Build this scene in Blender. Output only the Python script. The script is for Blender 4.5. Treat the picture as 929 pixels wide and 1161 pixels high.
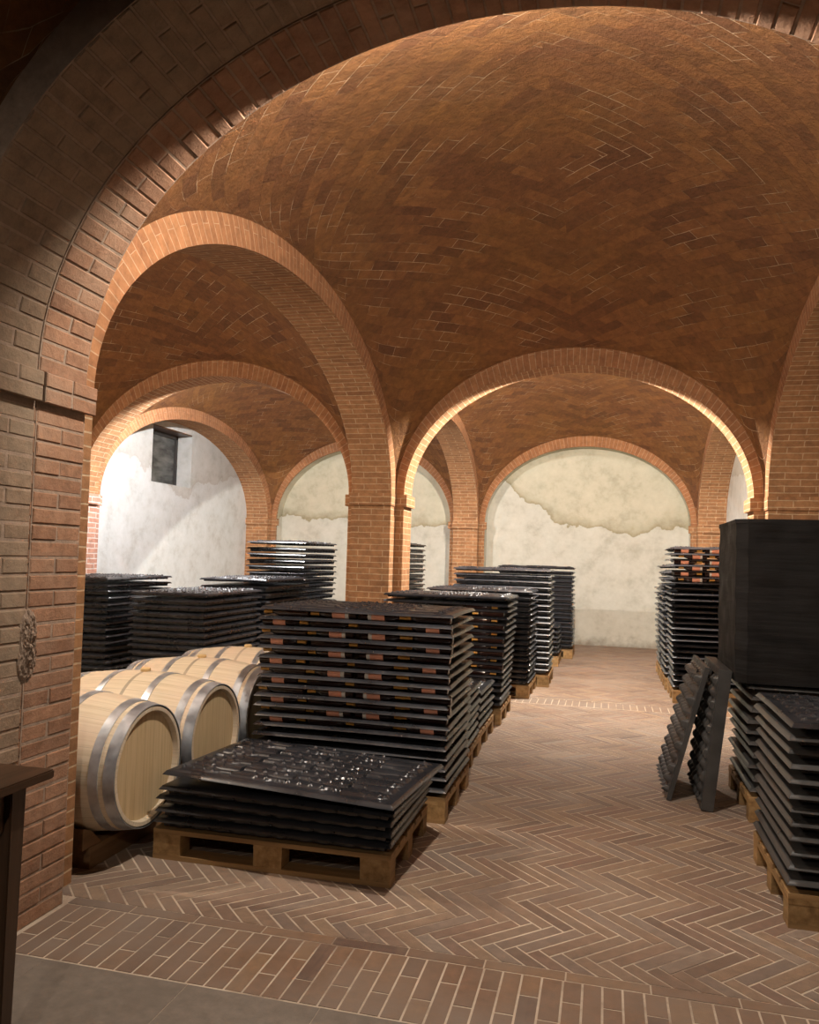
import bpy, bmesh, math, random
from mathutils import Vector, Matrix
random.seed(7)
R = random.Random(11)
for o in list(bpy.data.objects):
    bpy.data.objects.remove(o)
SC = bpy.context.scene
COL = SC.collection
PI = math.pi

# ------------------------------------------------------------------ camera
F_PX, YAW, PITCH, ROLL = 891.77, 0.24545, 0.041486, -0.029045
cam_d = bpy.data.cameras.new('camera')
cam = bpy.data.objects.new('camera', cam_d)
COL.objects.link(cam)
fw = Vector((-math.sin(YAW) * math.cos(PITCH), math.cos(YAW) * math.cos(PITCH), math.sin(PITCH)))
rt = Vector((math.cos(YAW), math.sin(YAW), 0))
up = rt.cross(fw)
rt2 = rt * math.cos(ROLL) - up * math.sin(ROLL)
up2 = rt * math.sin(ROLL) + up * math.cos(ROLL)
M = Matrix((rt2, up2, -fw)).transposed().to_4x4()
M.translation = Vector((0.3824, 0, 1.5))
cam.matrix_world = M
cam_d.sensor_fit = 'VERTICAL'
cam_d.sensor_height = 36
cam_d.lens = F_PX / 1161 * 36
cam_d.shift_y = 15.0 / 1161
cam_d.clip_start = 0.02
SC.camera = cam

# ------------------------------------------------------------------ world, exposure
SC.view_settings.view_transform = 'Standard'
SC.view_settings.look = 'None'
SC.view_settings.exposure = 0.3
SC.view_settings.gamma = 1.0
SC.view_settings.use_curve_mapping = False
w = bpy.data.worlds.new('world')
SC.world = w
w.use_nodes = True
w.node_tree.nodes['Background'].inputs[0].default_value = (0.02, 0.02, 0.025, 1)
w.node_tree.nodes['Background'].inputs[1].default_value = 0.3

# ------------------------------------------------------------------ plan of the cellar
B, T, NX, NY = 1.917, 0.454, 0.099, 0.187          # half bay, wall thickness, pier nibs
BYA, BYB, BL = 2.777, 2.838, 1.862
D1 = 8.494
TF = 0.355
D0 = D1 - 2 * BYA                                    # 2.94
D2 = D1 + TF + 2 * BYB                               # 14.525
XL = -B - T - 2 * BL                                 # -6.095
ZS, RI, RO = 2.2, 1.41, 1.6                          # springing, inner rise, outer rise
ZI = 2.07                                            # underside of imposts
FT = 0.74                                            # whole depth of the near arch
FR = 0.297                                           # depth of its inner order

# colour, power (W), size of each bay lamp: hung just behind the crown of its near arch
LAMPS = {
    'main':   ((-0.16, D0 + 0.05, 3.745), 280, (1.0, 0.92, 0.82)),
    'far':    ((0.08, D1 + TF + 0.06, 3.70), 980, (1.0, 0.94, 0.84)),
    'left':   ((-4.2, D0 + 0.12, 3.60), 260, (1.0, 0.87, 0.72)),
    'farleft': ((-4.23, D1 + TF + 0.06, 3.70), 580, (0.97, 0.98, 1.0)),
    'near':   ((0.35, -1.95, 3.45), 130, (1.0, 0.9, 0.78)),
}

# ------------------------------------------------------------------ materials
def new_mat(name):
    m = bpy.data.materials.new(name)
    m.use_nodes = True
    nt = m.node_tree
    b = nt.nodes['Principled BSDF']
    return m, nt, b

def N(nt, t, **kw):
    n = nt.nodes.new(t)
    for k, v in kw.items():
        if k.startswith('i_'):
            key = k[2:]
            key = int(key) if key.isdigit() else key.replace('_', ' ')
            n.inputs[key].default_value = v
        else:
            setattr(n, k, v)
    return n

def ramp(nt, src, stops):
    r = nt.nodes.new('ShaderNodeValToRGB')
    el = r.color_ramp.elements
    while len(el) < len(stops):
        el.new(0.5)
    for e, (p, c) in zip(el, stops):
        e.position = p
        e.color = c if len(c) == 4 else (*c, 1)
    nt.links.new(src, r.inputs[0])
    return r

def mixc(nt, fac, a, b, mode='MIX'):
    m = nt.nodes.new('ShaderNodeMix')
    m.data_type = 'RGBA'
    m.blend_type = mode
    for sock, v in ((m.inputs[0], fac), (m.inputs[6], a), (m.inputs[7], b)):
        if hasattr(v, 'links'):
            nt.links.new(v, sock)
        elif isinstance(v, (int, float)):
            sock.default_value = v
        else:
            sock.default_value = (*v, 1) if len(v) == 3 else v
    return m.outputs[2]

def brick_mat(name, c1, c2, mortar, bw=0.285, rh=0.0655, ms=0.006, bump=0.6, dirt=0.5, stain=(0.10, 0.05, 0.03), rough=0.85, pale=None, distort=0.006, seed=0.0, mfade=0.0, bdist=0.008):
    m, nt, b = new_mat(name)
    uv = N(nt, 'ShaderNodeTexCoord')
    geo = N(nt, 'ShaderNodeNewGeometry')
    ns = N(nt, 'ShaderNodeTexNoise', i_Scale=9.0, i_Detail=3.0)
    nt.links.new(geo.outputs['Position'], ns.inputs['Vector'])
    sub = N(nt, 'ShaderNodeVectorMath', operation='SUBTRACT'); sub.inputs[1].default_value = (0.5, 0.5, 0.5)
    nt.links.new(ns.outputs['Color'], sub.inputs[0])
    sc = N(nt, 'ShaderNodeVectorMath', operation='SCALE'); sc.inputs['Scale'].default_value = distort * 2
    nt.links.new(sub.outputs[0], sc.inputs[0])
    add = N(nt, 'ShaderNodeVectorMath', operation='ADD')
    nt.links.new(uv.outputs['UV'], add.inputs[0]); nt.links.new(sc.outputs[0], add.inputs[1])
    br = N(nt, 'ShaderNodeTexBrick', offset=0.5, i_Scale=1.0)
    br.inputs['Brick Width'].default_value = bw
    br.inputs['Row Height'].default_value = rh
    br.inputs['Mortar Size'].default_value = ms
    br.inputs['Mortar Smooth'].default_value = 0.25
    br.inputs['Color1'].default_value = (*c1, 1)
    br.inputs['Color2'].default_value = (*c2, 1)
    br.inputs['Mortar'].default_value = (*mortar, 1)
    nt.links.new(add.outputs[0], br.inputs['Vector'])
    big = N(nt, 'ShaderNodeTexNoise', i_Scale=0.9 + seed, i_Detail=6.0, i_Roughness=0.65)
    nt.links.new(geo.outputs['Position'], big.inputs['Vector'])
    fr = ramp(nt, big.outputs['Fac'], [(0.42, (0, 0, 0)), (0.68, (dirt, dirt, dirt))])
    col = br.outputs['Color']
    if mfade:
        # the joints are pointed flush in places and open in others
        fn = N(nt, 'ShaderNodeTexNoise', i_Scale=2.6, i_Detail=4.0)
        nt.links.new(geo.outputs['Position'], fn.inputs['Vector'])
        ff = ramp(nt, fn.outputs['Fac'], [(0.5, (1, 1, 1)), (0.64, (0, 0, 0))])
        mm = N(nt, 'ShaderNodeMath', operation='MULTIPLY'); nt.links.new(ff.outputs['Color'], mm.inputs[0]); nt.links.new(br.outputs['Fac'], mm.inputs[1])
        col = mixc(nt, mm.outputs[0], col, tuple(0.5 * (x + y) for x, y in zip(c1, c2)))
    col = mixc(nt, fr.outputs['Color'], col, stain)
    mid = N(nt, 'ShaderNodeTexNoise', i_Scale=14.0, i_Detail=5.0, i_Roughness=0.7)
    nt.links.new(geo.outputs['Position'], mid.inputs['Vector'])
    mr = ramp(nt, mid.outputs['Fac'], [(0.3, (0.72, 0.72, 0.72)), (0.7, (1.22, 1.2, 1.18))])
    col = mixc(nt, 1.0, col, mr.outputs['Color'], 'MULTIPLY')
    if pale:
        pn = N(nt, 'ShaderNodeTexNoise', i_Scale=1.7, i_Detail=7.0, i_Roughness=0.7)
        nt.links.new(geo.outputs['Position'], pn.inputs['Vector'])
        pr = ramp(nt, pn.outputs['Fac'], [(0.56, (0, 0, 0)), (0.72, (pale[0], pale[0], pale[0]))])
        col = mixc(nt, pr.outputs['Color'], col, pale[1])
    nt.links.new(col, b.inputs['Base Color'])
    b.inputs['Roughness'].default_value = rough
    b.inputs['Specular IOR Level'].default_value = 0.25
    inv = N(nt, 'ShaderNodeMath', operation='SUBTRACT'); inv.inputs[0].default_value = 1.0
    nt.links.new(br.outputs['Fac'], inv.inputs[1])
    fine = N(nt, 'ShaderNodeTexNoise', i_Scale=38.0, i_Detail=6.0, i_Roughness=0.7)
    nt.links.new(geo.outputs['Position'], fine.inputs['Vector'])
    ma = N(nt, 'ShaderNodeMath', operation='MULTIPLY_ADD'); ma.inputs[1].default_value = 0.55
    nt.links.new(fine.outputs['Fac'], ma.inputs[0]); nt.links.new(inv.outputs[0], ma.inputs[2])
    ma2 = N(nt, 'ShaderNodeMath', operation='MULTIPLY_ADD'); ma2.inputs[1].default_value = 0.9
    nt.links.new(mid.outputs['Fac'], ma2.inputs[0]); nt.links.new(ma.outputs[0], ma2.inputs[2])
    bp = N(nt, 'ShaderNodeBump', i_Strength=min(1, bump), i_Distance=bdist)
    nt.links.new(ma2.outputs[0], bp.inputs['Height'])
    nt.links.new(bp.outputs['Normal'], b.inputs['Normal'])
    return m

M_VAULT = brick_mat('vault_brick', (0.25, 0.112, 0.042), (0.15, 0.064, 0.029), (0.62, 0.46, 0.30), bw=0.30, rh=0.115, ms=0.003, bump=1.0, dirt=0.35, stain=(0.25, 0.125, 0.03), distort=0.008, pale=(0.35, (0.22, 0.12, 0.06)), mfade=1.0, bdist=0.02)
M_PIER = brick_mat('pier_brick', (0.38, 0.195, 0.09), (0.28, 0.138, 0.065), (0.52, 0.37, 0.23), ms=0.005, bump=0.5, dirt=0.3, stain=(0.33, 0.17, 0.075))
M_RING = brick_mat('arch_face_brick', (0.37, 0.175, 0.08), (0.29, 0.13, 0.06), (0.46, 0.3, 0.18), bw=0.4, ms=0.004, bump=0.4, dirt=0.3, stain=(0.3, 0.14, 0.06))
M_PINK = brick_mat('pale_pink_brick', (0.50, 0.27, 0.19), (0.42, 0.22, 0.16), (0.62, 0.52, 0.46), ms=0.008, bump=0.5, dirt=0.2)

def solid_brick(name, c1, c2, stain, dirt=0.5):
    m, nt, b = new_mat(name)
    geo = N(nt, 'ShaderNodeNewGeometry')
    uv = N(nt, 'ShaderNodeTexCoord')
    wn = N(nt, 'ShaderNodeTexWhiteNoise', noise_dimensions='2D')
    nt.links.new(uv.outputs['UV'], wn.inputs['Vector'])
    col = mixc(nt, wn.outputs['Value'], c1, c2)
    n1 = N(nt, 'ShaderNodeTexNoise', i_Scale=16.0, i_Detail=7.0, i_Roughness=0.7)
    nt.links.new(geo.outputs['Position'], n1.inputs['Vector'])
    r1 = ramp(nt, n1.outputs['Fac'], [(0.3, (0.7, 0.7, 0.7)), (0.7, (1.25, 1.25, 1.25))])
    col = mixc(nt, 1.0, col, r1.outputs['Color'], 'MULTIPLY')
    n2 = N(nt, 'ShaderNodeTexNoise', i_Scale=2.2, i_Detail=6.0, i_Roughness=0.65)
    nt.links.new(geo.outputs['Position'], n2.inputs['Vector'])
    r2 = ramp(nt, n2.outputs['Fac'], [(0.45, (0, 0, 0)), (0.66, (dirt, dirt, dirt))])
    col = mixc(nt, r2.outputs['Color'], col, stain)
    nt.links.new(col, b.inputs['Base Color'])
    b.inputs['Roughness'].default_value = 0.88
    b.inputs['Specular IOR Level'].default_value = 0.2
    n3 = N(nt, 'ShaderNodeTexNoise', i_Scale=55.0, i_Detail=6.0, i_Roughness=0.7)
    nt.links.new(geo.outputs['Position'], n3.inputs['Vector'])
    ma = N(nt, 'ShaderNodeMath', operation='MULTIPLY_ADD'); ma.inputs[1].default_value = 1.6
    nt.links.new(n1.outputs['Fac'], ma.inputs[0]); nt.links.new(n3.outputs['Fac'], ma.inputs[2])
    bp = N(nt, 'ShaderNodeBump', i_Strength=0.6, i_Distance=0.007)
    nt.links.new(ma.outputs[0], bp.inputs['Height']); nt.links.new(bp.outputs['Normal'], b.inputs['Normal'])
    return m

M_REDB = solid_brick('red_brick_block', (0.36, 0.195, 0.115), (0.24, 0.125, 0.075), (0.42, 0.28, 0.19), 0.45)
M_TANB = solid_brick('tan_brick_block', (0.30, 0.205, 0.135), (0.235, 0.16, 0.105), (0.30, 0.235, 0.165), 0.4)
M_MORT = solid_brick('lime_mortar', (0.36, 0.26, 0.19), (0.31, 0.22, 0.16), (0.3, 0.22, 0.16))

def plaster_mat(name, low, high, line, zedge, warm_scale=0.55, amp=0.9, rise=0.0):
    """lime plaster: smoother tinted coat above a wavy edge, patchy pale coat below"""
    m, nt, b = new_mat(name)
    geo = N(nt, 'ShaderNodeNewGeometry')
    sep = N(nt, 'ShaderNodeSeparateXYZ'); nt.links.new(geo.outputs['Position'], sep.inputs[0])
    n = N(nt, 'ShaderNodeTexNoise', i_Scale=warm_scale, i_Detail=7.0, i_Roughness=0.6)
    nt.links.new(geo.outputs['Position'], n.inputs['Vector'])
    a = N(nt, 'ShaderNodeMath', operation='MULTIPLY_ADD'); a.inputs[1].default_value = amp
    nt.links.new(n.outputs['Fac'], a.inputs[0]); nt.links.new(sep.outputs['Z'], a.inputs[2])
    s = N(nt, 'ShaderNodeMath', operation='SUBTRACT'); s.inputs[1].default_value = zedge + amp * 0.5
    if rise:
        # the upper coat has fallen off higher up towards the left jamb
        xm = N(nt, 'ShaderNodeMapRange'); xm.inputs[1].default_value = -0.55; xm.inputs[2].default_value = -1.5; xm.inputs[3].default_value = 0; xm.inputs[4].default_value = rise
        nt.links.new(sep.outputs['X'], xm.inputs[0])
        lt = N(nt, 'ShaderNodeMath', operation='GREATER_THAN'); lt.inputs[1].default_value = -2.1
        nt.links.new(sep.outputs['X'], lt.inputs[0])
        ml = N(nt, 'ShaderNodeMath', operation='MULTIPLY'); nt.links.new(xm.outputs[0], ml.inputs[0]); nt.links.new(lt.outputs[0], ml.inputs[1])
        sb = N(nt, 'ShaderNodeMath', operation='SUBTRACT'); nt.links.new(a.outputs[0], sb.inputs[0]); nt.links.new(ml.outputs[0], sb.inputs[1])
        a = sb
    nt.links.new(a.outputs[0], s.inputs[0])
    s2 = N(nt, 'ShaderNodeMath', operation='ADD'); s2.inputs[1].default_value = 0.5
    nt.links.new(s.outputs[0], s2.inputs[0])
    r = ramp(nt, s2.outputs[0], [(0.0, low), (0.485, low), (0.50, line), (0.56, tuple(0.5 * (x + y) for x, y in zip(line, high))), (0.72, high), (1.0, high)])
    n2 = N(nt, 'ShaderNodeTexNoise', i_Scale=3.2, i_Detail=9.0, i_Roughness=0.72)
    nt.links.new(geo.outputs['Position'], n2.inputs['Vector'])
    r2 = ramp(nt, n2.outputs['Fac'], [(0.30, (0.74, 0.72, 0.68)), (0.48, (0.95, 0.95, 0.93)), (0.7, (1.08, 1.08, 1.08))])
    col = mixc(nt, 1.0, r.outputs['Color'], r2.outputs['Color'], 'MULTIPLY')
    # rising damp close to the floor
    d = N(nt, 'ShaderNodeMath', operation='MULTIPLY_ADD'); d.inputs[1].default_value = 0.5
    nt.links.new(n2.outputs['Fac'], d.inputs[0]); nt.links.new(sep.outputs['Z'], d.inputs[2])
    rd = ramp(nt, d.outputs[0], [(0.24, (0.75, 0.75, 0.75)), (0.42, (0, 0, 0))])
    col = mixc(nt, rd.outputs['Color'], col, (0.20, 0.17, 0.13))
    nt.links.new(col, b.inputs['Base Color'])
    b.inputs['Roughness'].default_value = 0.8
    b.inputs['Specular IOR Level'].default_value = 0.3
    bn = N(nt, 'ShaderNodeTexNoise', i_Scale=7.0, i_Detail=8.0, i_Roughness=0.6)
    nt.links.new(geo.outputs['Position'], bn.inputs['Vector'])
    bp = N(nt, 'ShaderNodeBump', i_Strength=0.35, i_Distance=0.02)
    nt.links.new(bn.outputs['Fac'], bp.inputs['Height']); nt.links.new(bp.outputs['Normal'], b.inputs['Normal'])
    return m

M_PLB = plaster_mat('stained_lime_plaster', (0.53, 0.52, 0.455), (0.50, 0.475, 0.37), (0.31, 0.27, 0.17), 2.12, 0.9, 1.1, 0.85)
M_PLL = plaster_mat('white_lime_plaster', (0.56, 0.585, 0.59), (0.50, 0.505, 0.49), (0.45, 0.44, 0.42), 2.75, 0.4, 2.2)
M_PLR = plaster_mat('grey_lime_plaster', (0.62, 0.6, 0.56), (0.55, 0.52, 0.46), (0.5, 0.46, 0.4), 3.0)

def floor_brick_mat(name, stops, dust, dlo=0.45, dhi=0.7, dmax=0.6):
    m, nt, b = new_mat(name)
    geo = N(nt, 'ShaderNodeNewGeometry')
    uv = N(nt, 'ShaderNodeTexCoord')
    wn = N(nt, 'ShaderNodeTexWhiteNoise', noise_dimensions='2D')
    nt.links.new(uv.outputs['UV'], wn.inputs['Vector'])
    r = ramp(nt, wn.outputs['Value'], stops)
    n1 = N(nt, 'ShaderNodeTexNoise', i_Scale=22.0, i_Detail=6.0, i_Roughness=0.7)
    nt.links.new(geo.outputs['Position'], n1.inputs['Vector'])
    r1 = ramp(nt, n1.outputs['Fac'], [(0.3, (0.75, 0.75, 0.75)), (0.7, (1.2, 1.2, 1.2))])
    col = mixc(nt, 1.0, r.outputs['Color'], r1.outputs['Color'], 'MULTIPLY')
    n2 = N(nt, 'ShaderNodeTexNoise', i_Scale=0.75, i_Detail=7.0, i_Roughness=0.62)
    nt.links.new(geo.outputs['Position'], n2.inputs['Vector'])
    r2 = ramp(nt, n2.outputs['Fac'], [(dlo, (0.06, 0.06, 0.06)), (dhi, (dmax, dmax, dmax))])
    col = mixc(nt, r2.outputs['Color'], col, dust)
    nt.links.new(col, b.inputs['Base Color'])
    r3 = ramp(nt, n1.outputs['Fac'], [(0.3, (0.5, 0.5, 0.5)), (0.7, (0.75, 0.75, 0.75))])
    nt.links.new(r3.outputs['Color'], b.inputs['Roughness'])
    b.inputs['Specular IOR Level'].default_value = 0.35
    bp = N(nt, 'ShaderNodeBump', i_Strength=0.4, i_Distance=0.004)
    nt.links.new(n1.outputs['Fac'], bp.inputs['Height']); nt.links.new(bp.outputs['Normal'], b.inputs['Normal'])
    return m

M_HERR = floor_brick_mat('herringbone_brick', [(0, (0.135, 0.085, 0.065)), (0.25, (0.25, 0.165, 0.11)), (0.45, (0.20, 0.12, 0.088)), (0.65, (0.30, 0.20, 0.125)), (0.82, (0.19, 0.135, 0.105)), (1, (0.27, 0.21, 0.165))], (0.42, 0.34, 0.27), 0.5, 0.74, 0.5)
M_SOLD = floor_brick_mat('worn_threshold_brick', [(0, (0.12, 0.072, 0.055)), (0.35, (0.27, 0.155, 0.085)), (0.7, (0.2, 0.115, 0.075)), (1, (0.32, 0.2, 0.11))], (0.24, 0.185, 0.145), 0.40, 0.58, 0.9)
M_STONE = floor_brick_mat('grey_stone_slab', [(0, (0.20, 0.165, 0.13)), (0.5, (0.25, 0.205, 0.165)), (1, (0.22, 0.175, 0.14))], (0.14, 0.11, 0.085), 0.4, 0.7, 0.8)
M_GROUT, nt_, b_ = new_mat('pale_floor_grout'); b_.inputs['Roughness'].default_value = 0.9
g_ = N(nt_, 'ShaderNodeNewGeometry'); n_ = N(nt_, 'ShaderNodeTexNoise', i_Scale=2.4, i_Detail=8.0, i_Roughness=0.7); nt_.links.new(g_.outputs['Position'], n_.inputs['Vector'])
r_ = ramp(nt_, n_.outputs['Fac'], [(0.35, (0.26, 0.19, 0.14)), (0.5, (0.50, 0.40, 0.30)), (0.65, (0.62, 0.51, 0.39))]); nt_.links.new(r_.outputs['Color'], b_.inputs['Base Color'])

def plastic(name, col, rough, spec=0.5, noise=0.0, bump=0.0):
    m, nt, b = new_mat(name)
    geo = N(nt, 'ShaderNodeNewGeometry')
    n = N(nt, 'ShaderNodeTexNoise', i_Scale=6.0, i_Detail=5.0)
    nt.links.new(geo.outputs['Position'], n.inputs['Vector'])
    r = ramp(nt, n.outputs['Fac'], [(0.3, tuple(c * (1 - noise) for c in col)), (0.7, tuple(c * (1 + noise) for c in col))])
    nt.links.new(r.outputs['Color'], b.inputs['Base Color'])
    r2 = ramp(nt, n.outputs['Fac'], [(0.3, (rough * 0.8,) * 3), (0.7, (min(1, rough * 1.25),) * 3)])
    nt.links.new(r2.outputs['Color'], b.inputs['Roughness'])
    b.inputs['Specular IOR Level'].default_value = spec
    if bump:
        n3 = N(nt, 'ShaderNodeTexNoise', i_Scale=3.0, i_Detail=3.0)
        mp = N(nt, 'ShaderNodeMapping'); mp.inputs['Scale'].default_value = (1.0, 1.0, 9.0)
        nt.links.new(geo.outputs['Position'], mp.inputs[0]); nt.links.new(mp.outputs[0], n3.inputs['Vector'])
        bp = N(nt, 'ShaderNodeBump', i_Strength=bump, i_Distance=0.02)
        nt.links.new(n3.outputs['Fac'], bp.inputs['Height']); nt.links.new(bp.outputs['Normal'], b.inputs['Normal'])
    return m

M_TRAY = plastic('black_glossy_plastic', (0.021, 0.022, 0.026), 0.3, 0.6, 0.3)
M_TRAYD = plastic('dusty_black_plastic', (0.05, 0.048, 0.046), 0.33, 0.5, 0.3)
M_WRAP = plastic('black_stretch_film', (0.010, 0.009, 0.0085), 0.62, 0.18, 0.3, bump=0.25)
M_GLASS = plastic('dark_bottle_glass', (0.02, 0.008, 0.006), 0.08, 0.6)
M_LAB = plastic('orange_paper_label', (0.85, 0.38, 0.25), 0.6, 0.3, 0.15)
M_LABW = plastic('white_paper_label', (0.75, 0.70, 0.64), 0.6, 0.3)
M_CAP = plastic('amber_foil_capsule', (0.6, 0.30, 0.06), 0.4, 0.5)
M_SILV = plastic('silver_foil_capsule', (0.7, 0.7, 0.72), 0.3, 0.8)

def wood_mat(name, c1, c2, c3, axis='X', scale=1.0, rough=0.6, spec=0.3):
    m, nt, b = new_mat(name)
    tc = N(nt, 'ShaderNodeTexCoord')
    mp = N(nt, 'ShaderNodeMapping')
    mp.inputs['Scale'].default_value = {'X': (1.2, 26, 26), 'Y': (26, 1.2, 26), 'Z': (26, 26, 1.2)}[axis]
    nt.links.new(tc.outputs['Object'], mp.inputs[0])
    n = N(nt, 'ShaderNodeTexNoise', i_Scale=scale, i_Detail=6.0, i_Roughness=0.6)
    nt.links.new(mp.outputs[0], n.inputs['Vector'])
    r = ramp(nt, n.outputs['Fac'], [(0.3, c1), (0.5, c2), (0.72, c3)])
    oi = N(nt, 'ShaderNodeObjectInfo')
    rr = ramp(nt, oi.outputs['Random'], [(0, (0.82, 0.82, 0.82)), (1, (1.12, 1.1, 1.08))])
    col = mixc(nt, 1.0, r.outputs['Color'], rr.outputs['Color'], 'MULTIPLY')
    nt.links.new(col, b.inputs['Base Color'])
    b.inputs['Roughness'].default_value = rough
    b.inputs['Specular IOR Level'].default_value = spec
    bp = N(nt, 'ShaderNodeBump', i_Strength=0.25, i_Distance=0.004)
    nt.links.new(n.outputs['Fac'], bp.inputs['Height']); nt.links.new(bp.outputs['Normal'], b.inputs['Normal'])
    return m

M_PALX = wood_mat('pallet_pine_along', (0.17, 0.095, 0.04), (0.28, 0.165, 0.07), (0.38, 0.24, 0.11), 'X')
M_PALY = wood_mat('pallet_pine_across', (0.19, 0.105, 0.042), (0.31, 0.185, 0.075), (0.42, 0.27, 0.125), 'Y')
M_DARKW = wood_mat('dark_stained_wood', (0.045, 0.023, 0.012), (0.08, 0.04, 0.02), (0.11, 0.055, 0.028), 'Y', rough=0.35, spec=0.5)
M_DARKWZ = wood_mat('dark_stained_wood_upright', (0.04, 0.021, 0.011), (0.07, 0.036, 0.018), (0.10, 0.05, 0.026), 'Z', rough=0.4, spec=0.5)
M_RAIL = wood_mat('barrel_rail_wood', (0.14, 0.075, 0.035), (0.22, 0.12, 0.055), (0.28, 0.165, 0.08), 'Y')

def stave_mat(name, planks, a, bcol, c):
    m, nt, b = new_mat(name)
    tc = N(nt, 'ShaderNodeTexCoord')
    br = N(nt, 'ShaderNodeTexBrick', offset=0.0, i_Scale=1.0)
    br.inputs['Brick Width'].default_value = 50
    br.inputs['Row Height'].default_value = 1.0
    br.inputs['Mortar Size'].default_value = 0.012
    br.inputs['Mortar Smooth'].default_value = 0.3
    br.inputs['Color1'].default_value = (*a, 1); br.inputs['Color2'].default_value = (*bcol, 1)
    br.inputs['Mortar'].default_value = (*[x * 0.5 for x in a], 1)
    nt.links.new(tc.outputs['UV'], br.inputs['Vector'])
    mp = N(nt, 'ShaderNodeMapping'); mp.inputs['Scale'].default_value = (1.5, 4.0, 1)
    nt.links.new(tc.outputs['UV'], mp.inputs[0])
    n = N(nt, 'ShaderNodeTexNoise', i_Scale=1.4, i_Detail=7.0, i_Roughness=0.6)
    nt.links.new(mp.outputs[0], n.inputs['Vector'])
    r = ramp(nt, n.outputs['Fac'], [(0.35, (0.84, 0.8, 0.74)), (0.55, (1, 1, 1)), (0.75, (1.06, 1.04, 1.0))])
    col = mixc(nt, 1.0, br.outputs['Color'], r.outputs['Color'], 'MULTIPLY')
    gn = N(nt, 'ShaderNodeNewGeometry')
    n2 = N(nt, 'ShaderNodeTexNoise', i_Scale=2.2, i_Detail=4.0)
    nt.links.new(gn.outputs['Position'], n2.inputs['Vector'])
    r2 = ramp(nt, n2.outputs['Fac'], [(0.45, (0, 0, 0)), (0.7, (0.6, 0.6, 0.6))])
    col = mixc(nt, r2.outputs['Color'], col, c)
    nt.links.new(col, b.inputs['Base Color'])
    b.inputs['Roughness'].default_value = 0.55
    b.inputs['Specular IOR Level'].default_value = 0.3
    bp = N(nt, 'ShaderNodeBump', i_Strength=0.3, i_Distance=0.002)
    iv = N(nt, 'ShaderNodeMath', operation='SUBTRACT'); iv.inputs[0].default_value = 1.0
    nt.links.new(br.outputs['Fac'], iv.inputs[1]); nt.links.new(iv.outputs[0], bp.inputs['Height'])
    nt.links.new(bp.outputs['Normal'], b.inputs['Normal'])
    return m

M_STAVE = stave_mat('oak_staves', 28, (0.68, 0.57, 0.42), (0.58, 0.48, 0.34), (0.68, 0.50, 0.38))
M_HEAD = stave_mat('oak_head_boards', 8, (0.60, 0.45, 0.26), (0.52, 0.38, 0.21), (0.56, 0.40, 0.23))
M_BUNG = plastic('pale_bung', (0.62, 0.42, 0.2), 0.5, 0.3)
M_HOOP, nt_, b_ = new_mat('galvanised_hoop')
b_.inputs['Metallic'].default_value = 0.75
g_ = N(nt_, 'ShaderNodeNewGeometry'); n_ = N(nt_, 'ShaderNodeTexNoise', i_Scale=14.0, i_Detail=5.0); nt_.links.new(g_.outputs['Position'], n_.inputs['Vector'])
r_ = ramp(nt_, n_.outputs['Fac'], [(0.3, (0.42, 0.45, 0.49)), (0.7, (0.66, 0.69, 0.73))]); nt_.links.new(r_.outputs['Color'], b_.inputs['Base Color'])
r_ = ramp(nt_, n_.outputs['Fac'], [(0.3, (0.3, 0.3, 0.3)), (0.7, (0.48, 0.48, 0.48))]); nt_.links.new(r_.outputs['Color'], b_.inputs['Roughness'])
M_METAL = plastic('painted_lamp_metal', (0.08, 0.08, 0.08), 0.4)
M_FRAME = plastic('dark_window_frame', (0.035, 0.03, 0.027), 0.6)
M_BULB, nt_, b_ = new_mat('lit_lamp_glass')
b_.inputs['Emission Color'].default_value = (1, 0.9, 0.75, 1); b_.inputs['Emission Strength'].default_value = 12
M_PANE, nt_, b_ = new_mat('window_glass_painted_reflection')
g_ = N(nt_, 'ShaderNodeNewGeometry'); mp_ = N(nt_, 'ShaderNodeMapping'); mp_.inputs['Scale'].default_value = (1, 1.2, 3.5); nt_.links.new(g_.outputs['Position'], mp_.inputs[0])
n_ = N(nt_, 'ShaderNodeTexNoise', i_Scale=2.0, i_Detail=3.0); nt_.links.new(mp_.outputs[0], n_.inputs['Vector'])
r_ = ramp(nt_, n_.outputs['Fac'], [(0.35, (0.035, 0.036, 0.033)), (0.65, (0.13, 0.13, 0.12))]); nt_.links.new(r_.outputs['Color'], b_.inputs['Base Color'])  # grey mottle painted into the pane colour as its reflections
b_.inputs['Roughness'].default_value = 0.25

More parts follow.
